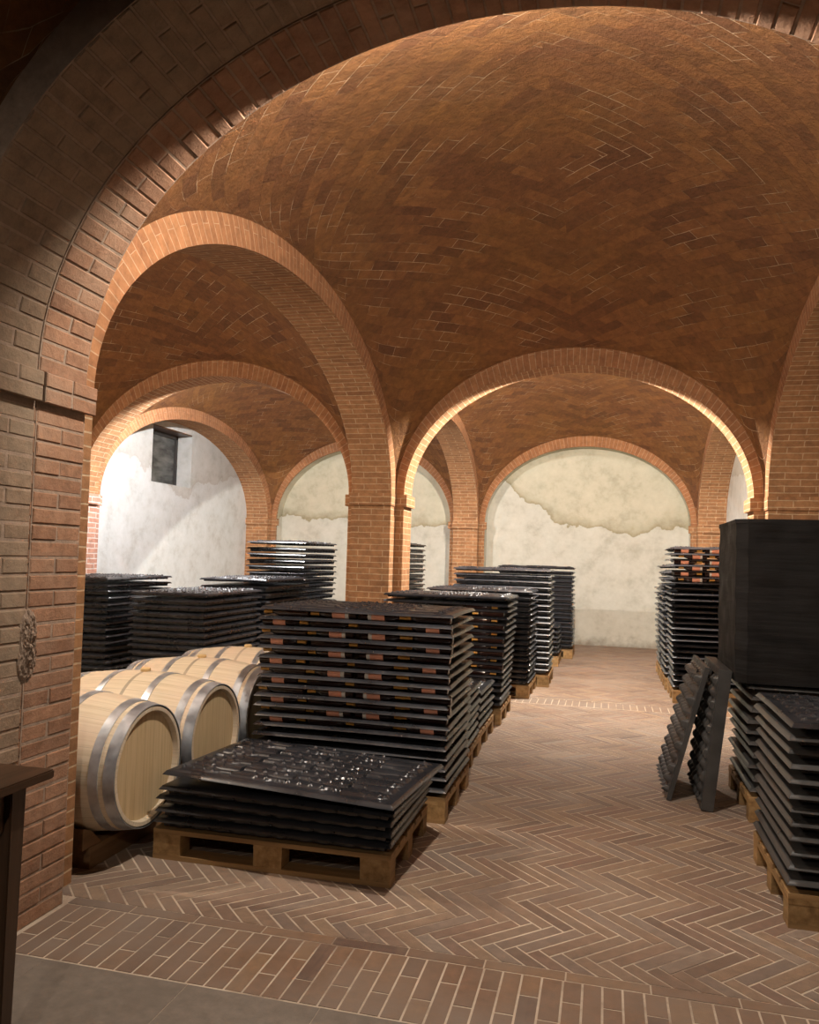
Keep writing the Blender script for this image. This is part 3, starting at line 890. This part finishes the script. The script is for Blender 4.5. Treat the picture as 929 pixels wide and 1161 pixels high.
# ------------------------------------------------------------------ pallets
def make_pallet():
    t = empty('wooden_pallet', (0, 0, 0))
    for i, (w_, yc) in enumerate(((.145, -.3275), (.10, -.17), (.145, 0), (.10, .17), (.145, .3275))):
        mb = MB(); mb.box((-.6, yc - w_ / 2, .122), (.6, yc + w_ / 2, .144)); mb.build('deck_board', M_PALX, t)
    for x in (-.5275, 0, .5275):
        mb = MB(); mb.box((x - .0725, -.4, .100), (x + .0725, .4, .1215)); mb.build('stringer_board', M_PALY, t)
        for y in (-.35, 0, .35):
            mb = MB(); mb.box((x - .0715, y - .049, .0225), (x + .0715, y + .049, .0995)); mb.build('block', M_PALY, t)
    for y in (-.35, 0, .35):
        mb = MB(); mb.box((-.6, y - .05, .0), (.6, y + .05, .022)); mb.build('bottom_board', M_PALX, t)
    return t
PAL = make_pallet()
pal_used = [False]
def pallet(x, y, rz, label):
    p = PAL if not pal_used[0] else copy_tree(PAL)
    pal_used[0] = True
    p.location = (x, y, 0); p.rotation_euler = (0, 0, rz)
    tag(p, label, 'pallet', 'wooden pallets under the tray stacks')
    return p

# ------------------------------------------------------------------ bottle trays
TW, TD = 1.20, .80
def tray_mesh(name, dense, inset_f=.055, seed=0, amp=.010, skirt=.034, w=TW, d=TD, lipz=.017, wall=-.012, mat=None, wave=.003):
    rr = random.Random(seed)
    mb = MB()
    rim = .05
    ph = rr.uniform(0, 6)
    def sag(x, y):
        return wave * math.sin(3.1 * x + ph) * (abs(y) / (d / 2)) + wave * math.cos(4.3 * y + ph * 2) * (abs(x) / (w / 2))
    # relief of the sheet: rows of bottle-shaped ridges with little nubs
    nx, ny = (220, 144) if dense else (26, 20)
    xi, yi = w / 2 - rim, d / 2 - rim
    def relief(x, y):
        if not dense: return .004
        seg = (x + xi) / .29
        u = seg - math.floor(seg)
        row = (y + yi) / .094
        v = row - math.floor(row)
        par = int(math.floor(row)) % 2
        if par: u = 1 - u
        wdt = .46 if u < .62 else (.46 - (u - .62) * 2.2 if u < .75 else .17)
        r = abs(v - .5) / wdt
        h = amp * math.sqrt(max(0, 1 - r * r)) if u < .97 else 0
        # nubs
        rw = math.floor((y + 5) / .047)
        nu, nv = (((x + 5) / .058 + .5 * (rw % 2)) % 1 - .5) * .058, (((y + 5) / .047) % 1 - .5) * .047
        q = (nu * nu + nv * nv) / (.0105 ** 2)
        band_ = 0.5 + 0.5 * math.sin(x * 9.5 + 1.0)
        if q < 1 and band_ > .18: h += .0085 * math.sqrt(1 - q)
        e = min(1, (xi - abs(x)) / .02, (yi - abs(y)) / .02)
        return h * max(0, e) + .001
    idx = {}
    V = mb.v
    for i in range(nx + 1):
        for j in range(ny + 1):
            x = -xi + 2 * xi * i / nx; y = -yi + 2 * yi * j / ny
            idx[i, j] = len(V)
            V.append((x, y, relief(x, y) + sag(x, y)))
    F, U, MI = mb.f, mb.uv, mb.mi
    def q(a, b, c, e):
        F.append((a, b, c, e)); U.extend([(0, 0)] * 4); MI.append(0)
    for i in range(nx):
        for j in range(ny):
            q(idx[i, j], idx[i + 1, j], idx[i + 1, j + 1], idx[i, j + 1])
    # rim loops
    border = [(i, 0) for i in range(nx)] + [(nx, j) for j in range(ny)] + [(i, ny) for i in range(nx, 0, -1)] + [(0, j) for j in range(ny, 0, -1)]
    def outward(x, y, e):
        sx = (xi + e) / xi; sy = (yi + e) / yi
        return x * sx, y * sy
    prev = [idx[b] for b in border]
    def loop(e, dz, base=None):
        out = []
        for b in border:
            x = -xi + 2 * xi * b[0] / nx; y = -yi + 2 * yi * b[1] / ny
            X, Y = outward(x, y, e)
            out.append(len(V)); V.append((X, Y, dz + sag(X, Y)))
        return out
    rings = [loop(rim - .018, 0.0015), loop(rim - .014, 0.001), loop(rim, -lipz), loop(rim - .003, -lipz), loop(rim - .012, -.003), loop(.004, -.003)]
    # scalloped walls of the bottle cells underneath
    cell = []
    for b in border:
        x = -xi + 2 * xi * b[0] / nx; y = -yi + 2 * yi * b[1] / ny
        e = wall - .012 * (0.5 + 0.5 * math.cos(2 * PI * ((x / .105) if b[1] in (0, ny) and 0 < b[0] < nx else (y / .105))))
        X, Y = outward(x, y, e)
        if inset_f > .06 and Y < -yi + (inset_f - rim): Y = -yi + (inset_f - rim)
        cell.append((X, Y))
    for dz in (-.004, -skirt):
        rings.append([])
        for X, Y in cell:
            rings[-1].append(len(V)); V.append((X * (1 if dz > -.01 else .985), Y * (1 if dz > -.01 else .985), dz + sag(X, Y)))
    n = len(border)
    base_n = len(V)
    knobs = []
    if wall > 0:
        # knobs added to catch lamp glints, standing in for bottle ends
        for sgn in (-1, 1):
            m_ = int(w / .105)
            for k in range(m_):
                knobs.append(((k - (m_ - 1) / 2) * .105, sgn * (yi + wall), 0, sgn))
            m_ = int(d / .105)
            for k in range(m_):
                knobs.append((sgn * (xi + wall), (k - (m_ - 1) / 2) * .105, sgn, 0))
    for A_ in rings:
        for k in range(n):
            q(prev[k], A_[k], A_[(k + 1) % n], prev[(k + 1) % n])
        prev = A_
    for kx, ky, ux, uy in knobs:
        zc = -.022 + rr.uniform(-.006, .004); rad = .0085
        i0 = len(V)
        for a in range(4):
            t_ = PI / 2 * a / 3
            for b in range(8):
                p_ = 2 * PI * b / 8
                o_ = rad * 1.3 * math.sin(t_); q_ = rad * math.cos(t_)
                V.append((kx + ux * o_ + abs(uy) * q_ * math.cos(p_), ky + uy * o_ + abs(ux) * q_ * math.cos(p_), zc + q_ * math.sin(p_)))
        for a in range(3):
            for b in range(8):
                q(i0 + a * 8 + b, i0 + a * 8 + (b + 1) % 8, i0 + (a + 1) * 8 + (b + 1) % 8, i0 + (a + 1) * 8 + b)
    me = bpy.data.meshes.new(name)
    me.from_pydata(V, [], F)
    me.uv_layers.new(name='UVMap')
    me.materials.append(mat or M_TRAY)
    bm = bmesh.new(); bm.from_mesh(me)
    bmesh.ops.recalc_face_normals(bm, faces=bm.faces)
    a = math.radians(50)
    for e in bm.edges:
        e.smooth = not (len(e.link_faces) == 2 and e.calc_face_angle(0) > a)
    for f in bm.faces: f.smooth = True
    bm.to_mesh(me); bm.free()
    return me

TOPS = [tray_mesh('bottle_tray', True, seed=1, wall=.022), tray_mesh('bottle_tray', True, seed=2)]
PLAIN = [tray_mesh('bottle_tray', False, seed=s, wall=.022, skirt=.044) for s in (3, 4, 5)]
PLAIN_T = [tray_mesh('bottle_tray', False, seed=s, skirt=.055, wall=.022) for s in (13, 14)]
PLAIN_D = [tray_mesh('bottle_tray', False, seed=s, mat=M_TRAYD, wall=.005, skirt=.042) for s in (6, 7)]
FRONT = [tray_mesh('bottle_tray', False, inset_f=.13, seed=s, skirt=.036) for s in (8, 9)]
FRONT_TOP = tray_mesh('bottle_tray', True, inset_f=.13, seed=10)
LOWTOP = tray_mesh('bottle_tray', True, seed=12, amp=.014)

ORD = ['top', 'second', 'third', 'fourth', 'fifth', 'sixth', 'seventh', 'eighth', 'ninth', 'tenth', 'eleventh', 'twelfth', 'thirteenth', 'fourteenth', 'fifteenth', 'sixteenth', 'seventeenth', 'eighteenth', 'nineteenth', 'twentieth', 'twenty-first', 'twenty-second', 'twenty-third', 'twenty-fourth', 'twenty-fifth', 'twenty-sixth', 'twenty-seventh', 'twenty-eighth', 'twenty-ninth', 'thirtieth']
NT = [0]
def stack(x, y, rz, ztop, desc, group, sp=.06, kinds=None, top=None, jit=.008, base=.165, n=None, with_pallet=True, pal_label=None, drift=(0, 0)):
    """x, y: centre. trays piled from the pallet up to ztop; returns list of z"""
    kinds = kinds or PLAIN
    if sp > .066 and kinds is PLAIN: kinds = PLAIN_T; base += .018
    n = n or max(1, int(round((ztop - base - .03) / sp)) + 1)
    sp = (ztop - (base + .03)) / max(1, n - 1)
    zs = []
    if sp > .066 and kinds is PLAIN: kinds = PLAIN_T
    for k in range(n):
        z = ztop - sp * k
        me = (top or TOPS[0]) if k == 0 else kinds[k % len(kinds)]
        o = bpy.data.objects.new('bottle_tray', me)
        COL.objects.link(o)
        f = 1 - k / max(1, n - 1)
        o.location = (x + R.uniform(-jit, jit) + drift[0] * f, y + R.uniform(-jit, jit) + drift[1] * f, z)
        o.rotation_euler = (R.uniform(-.0025, .0025), R.uniform(-.003, .003), rz + R.uniform(-.008, .008))
        w_ = 'bottom' if (k == n - 1 and n > 1) else ORD[k]
        tag(o, ('%s black tray of %s' % (w_, desc)) if w_ in ('top', 'bottom') else ('%s black tray down in %s' % (w_, desc)), 'bottle tray', group)
        zs.append(z)
        NT[0] += 1
    if with_pallet:
        pallet(x, y, rz, pal_label or ('wooden pallet under ' + desc))
    return zs

# left side of the aisle, front to back
pallet(-1.145, 3.905, .012, 'wooden pallet in the foreground under the low glossy tray stack')
lowz = [.414, .356, .304, .250, .197]
lowp = [(-1.065, 3.83, -.085, 0.012), (-1.10, 3.86, -.03, .0), (-1.12, 3.87, -.02, .0), (-1.13, 3.88, .0, 0), (-1.14, 3.89, .01, 0)]
for k, (z, (x, y, rz, ry)) in enumerate(zip(lowz, lowp)):
    o = bpy.data.objects.new('bottle_tray', LOWTOP if k == 0 else PLAIN[k % 3]); COL.objects.link(o)
    o.location = (x, y, z + (.004 if k == 0 else 0)); o.rotation_euler = (-.006 if k == 0 else 0, ry, rz)
    tag(o, ['glossy top tray of the low front stack, turned slightly askew', 'second black tray down in the low stack in the foreground', 'third black tray down in the low stack in the foreground',
            'fourth black tray down in the low stack in the foreground', 'bottom black tray of the low stack, lying on the front pallet'][k], 'bottle tray', 'trays of the low front stack')
    NT[0] += 1

fz = stack(-1.075, 4.84, .0, 1.18, 'the tall front stack with orange bottle labels', 'trays of the tall front stack', sp=.0575, kinds=FRONT, top=FRONT_TOP, jit=.006, drift=(.015, .0))
stack(-1.135, 5.73, .02, .56, 'the low stack directly behind the tall front stack', 'trays of the low stacks between tall ones', n=7)
stack(-1.15, 6.58, .0, .45, 'the knee-high stack before the second tall stack', 'trays of the low stacks between tall ones', n=5)
z2 = stack(-1.12, 7.62, .0, 1.16, 'the second tall stack along the left of the aisle', 'trays of the second tall stack', drift=(.05, 0), n=17, kinds=FRONT)
z3 = stack(-1.0, 9.12, -.01, 1.17, 'the third tall stack, just past the middle pier', 'trays of the third tall stack', drift=(.02, 0), n=17)
z4 = stack(-.85, 10.0, .0, 1.40, 'the fourth tall stack with sagging top trays', 'trays of the fourth tall stack', sp=.068)
stack(-.85, 11.95, .0, .57, 'the short stack before the last tall one', 'trays of the short far stack', sp=.07)
z6 = stack(-.69, 12.95, .0, 1.42, 'the last tall stack on the left near the back wall', 'trays of the last tall stack', sp=.07)
# right side
stack(1.75, 4.05, .0, .855, 'the nearest stack on the right edge', 'trays of the nearest right stack', kinds=PLAIN_D, top=TOPS[1], n=12, pal_label='wooden pallet under the nearest stack on the right edge')
stack(1.83, 5.46, .0, .80, 'the stack below the film-wrapped load', 'trays under the film-wrapped load', kinds=PLAIN_D, top=PLAIN_D[0], n=10, jit=.02)
z7 = stack(1.72, 9.50, .0, 1.70, 'the tall far stack right of the aisle', 'trays of the tall far right stack', sp=.064, drift=(-.06, 0), kinds=FRONT)
stack(1.70, 10.42, .0, 1.50, 'the stack behind the tall far right one', 'trays of the hidden far right stack', sp=.075, drift=(-.06, 0))
stack(1.70, 11.36, .0, 1.20, 'the furthest stack on the right', 'trays of the furthest right stack', sp=.075, drift=(-.04, 0))
# beyond the barrels
stack(-3.54, 7.13, PI / 2, 1.115, 'the middle dark stack beyond the barrels', 'trays of the middle stack beyond the barrels', sp=.062, kinds=PLAIN)
stack(-4.82, 7.50, PI / 2, 1.21, 'the leftmost dark stack beyond the barrels', 'trays of the leftmost stack beyond the barrels', sp=.062)
stack(-3.54, 8.44, PI / 2, 1.22, 'the dark stack behind the middle one beyond the barrels', 'trays of the second dark stack beyond the barrels', sp=.075)
stack(-3.64, 9.78, PI / 2, 1.66, 'the highest dark stack under the far left arch', 'trays of the highest left stack', sp=.075)
stack(-2.72, 11.3, PI / 2, 1.70, 'the dark stack half hidden by the middle pier', 'trays of the stack behind the middle pier', sp=.075)

# ------------------------------------------------------------------ bottles in the gaps
def lathe_parts(label=True, r=.0262, white=False):
    t = empty('wine_bottle', (0, 0, 0))
    def rv(prof, name, mat):
        mb = MB(); rev(mb, prof, 20)
        o = mb.build(name, mat, t, weld=True); smooth_by_angle(o, 50)
    rv([(-.145, 0), (-.147, r * .7), (-.143, r), (.045, r), (.07, r * .75), (.085, r * .42), (.128, r * .4), (.128, r * .46), (.145, r * .46), (.145, 0)], 'glass_body', M_GLASS)
    if label:
        rv([(-.075, r + .0006), (.005, r + .0006)], 'label', M_LAB)
        if white: rv([(-.098, r + .0006), (-.0755, r + .0006)], 'label_stripe', M_LABW)
    rv([(.092, r * .42 + .0012), (.128, r * .4 + .0012), (.128, r * .46 + .0012), (.146, r * .46 + .0012), (.146, 0)], 'capsule', M_CAP)
    return t
BOT = lathe_parts(True)
BOTW = lathe_parts(True, white=True)
BOTN = lathe_parts(False)
used = {}
def bottle(src, loc, rz, label, group):
    o = src if src.name not in used else copy_tree(src)
    used[src.name] = 1
    o.location = loc; o.rotation_euler = (0, 0, rz)
    tag(o, label, 'wine bottle', group)

POS = ['leftmost', 'second', 'third', 'fourth']
for g in range(12):
    zc = fz[g] - .0300
    yb = 4.84 - .40 + .046
    wide = g % 2 == 0
    xs = [(-1.50, PI, 0), (-1.20, PI, 2), (-.88, 0, 2), (-.62, PI, 0)] if wide else [(-1.50, 0, 1), (-1.19, 0, 0), (-.89, 0, 0), (-.62, PI, 1)]
    for k, (x, rz, kd) in enumerate(xs):
        src = (BOTN, BOT, BOTW)[kd]
        what = 'dark wine bottle' if kd == 0 else 'orange labelled wine bottle'
        bottle(src, (x + R.uniform(-.012, .012), yb + R.uniform(-.004, .004), zc), rz, '%s, %s in the %s gap of the tall front stack' % (what, POS[k] + ('' if k == 0 else ' from left'), ORD[g]), 'wine bottles between the trays of the tall front stack')
for g in range(6):
    for k, x in enumerate((1.24, 1.56)):
        src = BOTW if (g + k) % 2 else BOT
        bottle(src, (x + .02 + (g % 2) * .05, 9.50 - .40 + .035, z7[g] - .034), PI * (g % 2), 'orange labelled wine bottle, %s in the %s gap of the tall far right stack' % (('left', 'right')[k], ORD[g]), 'wine bottles in the tall far right stack')
for g in range(11):
    bottle(BOTN, (-.72 + (g % 2) * .06, 7.62 - .40 + .03, z2[g + 1] - .034), PI * (g % 2), 'dark glinting bottle in the %s gap of the second tall stack' % ORD[g + 1], 'dark bottles in the second tall stack')

# ------------------------------------------------------------------ film-wrapped load on the right
def wrapped(x0, x1, y0, y1, z0, z1):
    t = empty('wrapped_load', ((x0 + x1) / 2, (y0 + y1) / 2, z0))
    tag(t, 'big square load wrapped in matte black film, resting on trays at right', 'wrapped load')
    w_, d_, h_ = (x1 - x0) / 2, (y1 - y0) / 2, z1 - z0
    mb = MB()
    K, L = 26, 34
    c = .06
    ring = []
    def seg(ax, ay, bx, by, n):
        for i in range(n): ring.append((ax + (bx - ax) * i / n, ay + (by - ay) * i / n))
    seg(-w_ + c, -d_, w_ - c, -d_, K); seg(w_ - c, -d_, w_, -d_ + c, 3); seg(w_, -d_ + c, w_, d_ - c, K); seg(w_, d_ - c, w_ - c, d_, 3)
    seg(w_ - c, d_, -w_ + c, d_, K); seg(-w_ + c, d_, -w_, d_ - c, 3); seg(-w_, d_ - c, -w_, -d_ + c, K); seg(-w_, -d_ + c, -w_ + c, -d_, 3)
    n = len(ring)
    rows = []
    for j in range(L + 1):
        z = h_ * j / L
        rw = []
        for k, (x, y) in enumerate(ring):
            f = 1 + .0035 * math.sin(z * 41 + k * .21) + .003 * math.sin(z * 17 + k * .09) + .002 * R.uniform(-1, 1)
            rw.append((x * f, y * f, z))
        rows.append(rw)
    for j in range(L):
        for k in range(n):
            mb.quad([rows[j][k], rows[j][(k + 1) % n], rows[j + 1][(k + 1) % n], rows[j + 1][k]])
    o = mb.build('wrapping_film', M_WRAP, t, weld=True); smooth_by_angle(o, 30)
    mb = MB()
    top = rows[-1]
    mb.quad([(x * 1.004, y * 1.004, z + .008) for x, y, z in top])
    for k in range(n):
        a, b = top[k], top[(k + 1) % n]
        mb.quad([(a[0] * 1.004, a[1] * 1.004, h_ + .008), (b[0] * 1.004, b[1] * 1.004, h_ + .008), (b[0] * 1.005, b[1] * 1.005, h_ - .018), (a[0] * 1.005, a[1] * 1.005, h_ - .018)])
    mb.build('top_sheet', M_WRAP, t)
wrapped(1.15, 2.31, 5.06, 5.90, .812, 1.785)

# ------------------------------------------------------------------ two trays leaning in front of it
def lean_tray(base_near, base_far, top_dx, height, thick, label, fd=.04):
    bn, bf = Vector(base_near), Vector(base_far)
    u = (bf - bn); L = u.length; u.normalize()
    side = Vector((1, 0, 0)) * top_dx
    v = Vector((0, 0, height)) + side
    H = v.length; v.normalize()
    nrm = v.cross(u).normalized()
    if nrm.x > 0: nrm = -nrm
    t = empty('leaning_tray', bn)
    tag(t, label, 'bottle tray')
    mb = MB()
    nx, ny = int(L / .011), int(H / .011)
    def P(a, b, c):
        q = u * a + v * b + nrm * c
        return (q.x, q.y, q.z)
    e = .035
    def hgt(a, b):
        if a < e or a > L - e or b < e or b > H - e: return 0
        ca, cb = a / .098, b / .075
        off = .5 * (int(cb) % 2)
        fu, fv = (ca + off) % 1 - .5, cb % 1 - .5
        q = fu * fu * 4.4 + fv * fv * 5.2
        lobe = math.sqrt(max(0, 1 - q))
        return thick * .6 * max(0, 1 - q) ** .7 * (.8 + .2 * math.cos(4 * PI * ca)) + .004
    hole = lambda a, b: abs(a - .22) < .065 and H - .085 < b < H - .045
    G = {}
    for i in range(nx + 1):
        for j in range(ny + 1):
            a, b = L * i / nx, H * j / ny
            G[i, j] = P(a, b, hgt(a, b))
    for i in range(nx):
        for j in range(ny):
            a, b = L * (i + .5) / nx, H * (j + .5) / ny
            if hole(a, b): continue
            mb.quad([G[i, j], G[i + 1, j], G[i + 1, j + 1], G[i, j + 1]])
    # folded flange all round, with depth
    fl = [(0, 0), (L, 0), (L, H), (0, H)]
    for k in range(4):
        (a0, b0_), (a1, b1) = fl[k], fl[(k + 1) % 4]
        mb.quad([P(a0, b0_, 0), P(a1, b1, 0), P(a1, b1, -fd), P(a0, b0_, -fd)])
    o = mb.build('tray_sheet', M_TRAYD, t, weld=True); smooth_by_angle(o, 50)
    mb = MB()
    fr_ = .022
    for (a0, b0_, a1, b1) in ((0, 0, L, fr_), (0, H - fr_, L, H), (0, fr_, fr_, H - fr_), (L - fr_, fr_, L, H - fr_)):
        lo, hi = -fd - .004, -fd
        C = [(a0, b0_), (a1, b0_), (a1, b1), (a0, b1)]
        for c_ in (lo, hi): mb.quad([P(a, b, c_) for a, b in C])
        for k in range(4):
            a, b = C[k], C[(k + 1) % 4]
            mb.quad([P(a[0], a[1], lo), P(b[0], b[1], lo), P(b[0], b[1], hi), P(a[0], a[1], hi)])
    mb.build('edge_flange', M_TRAYD, t, weld=True)
lean_tray((.785, 5.34, .012), (.785, 6.05, .012), .225, .85, .07, 'knobbly black tray leaning steeply in the aisle, the outer of the leaning pair', .025)
lean_tray((.975, 5.18, .012), (.975, 5.92, .012), .10, .86, .04, 'upright black tray leaning on the right stack, inner of the pair', .068)

# ------------------------------------------------------------------ dark table at the lower left
def table():
    zt = .845
    t = empty('wooden_table', (-1.50, 1.40, 0))
    tag(t, 'dark stained wooden table standing against the near brick pier', 'table')
    def part(name, lo, hi, mat, bev=.004, taper=0):
        bm = bmesh.new()
        bmesh.ops.create_cube(bm, size=1)
        for v in bm.verts:
            z = v.co.z
            v.co = Vector((lo[k] + (v.co[k] + .5) * (hi[k] - lo[k]) for k in range(3)))
            if taper and z < 0:
                v.co.x = (lo[0] + hi[0]) / 2 + (v.co.x - (lo[0] + hi[0]) / 2) * taper
                v.co.y = (lo[1] + hi[1]) / 2 + (v.co.y - (lo[1] + hi[1]) / 2) * taper
        bmesh.ops.bevel(bm, geom=bm.edges[:], offset=bev, segments=2, affect='EDGES')
        me = bpy.data.meshes.new(name); bm.to_mesh(me); bm.free(); me.materials.append(mat)
        o = bpy.data.objects.new(name, me); COL.objects.link(o); o.parent = t
    part('tabletop', (-.29, -.62, zt - .026), (.31, .64, zt), M_DARKW)
    for x in (-.25, .235):
        for y in (-.55, .55):
            part('leg', (x - .03, y - .03, 0), (x + .03, y + .03, zt - .027), M_DARKWZ, .003, .72)
    part('apron', (.222, -.519, zt - .155), (.245, .519, zt - .027), M_DARKW)
    part('apron', (-.26, -.519, zt - .155), (-.24, .519, zt - .027), M_DARKW)
    part('apron', (-.219, .54, zt - .155), (.204, .56, zt - .027), M_DARKW)
    part('apron', (-.219, -.56, zt - .155), (.204, -.54, zt - .027), M_DARKW)
table()

# dry leaf on the threshold bricks
mb = MB()
pts = [(-.035, 0, .002), (-.015, .014, .012), (.01, .018, .006), (.034, .004, .014), (.015, -.014, .008), (-.012, -.012, .004)]
mb.quad(pts[:4]); mb.quad([pts[0], pts[3], pts[4], pts[5]])
leaf = mb.build('dry_leaf', plastic('dry_leaf_green', (0.10, 0.12, 0.05), .7))
leaf.location = (.63, 2.66, .003)
tag(leaf, 'small dry leaf lying on the worn threshold bricks', 'leaf')
print('trays', NT[0])
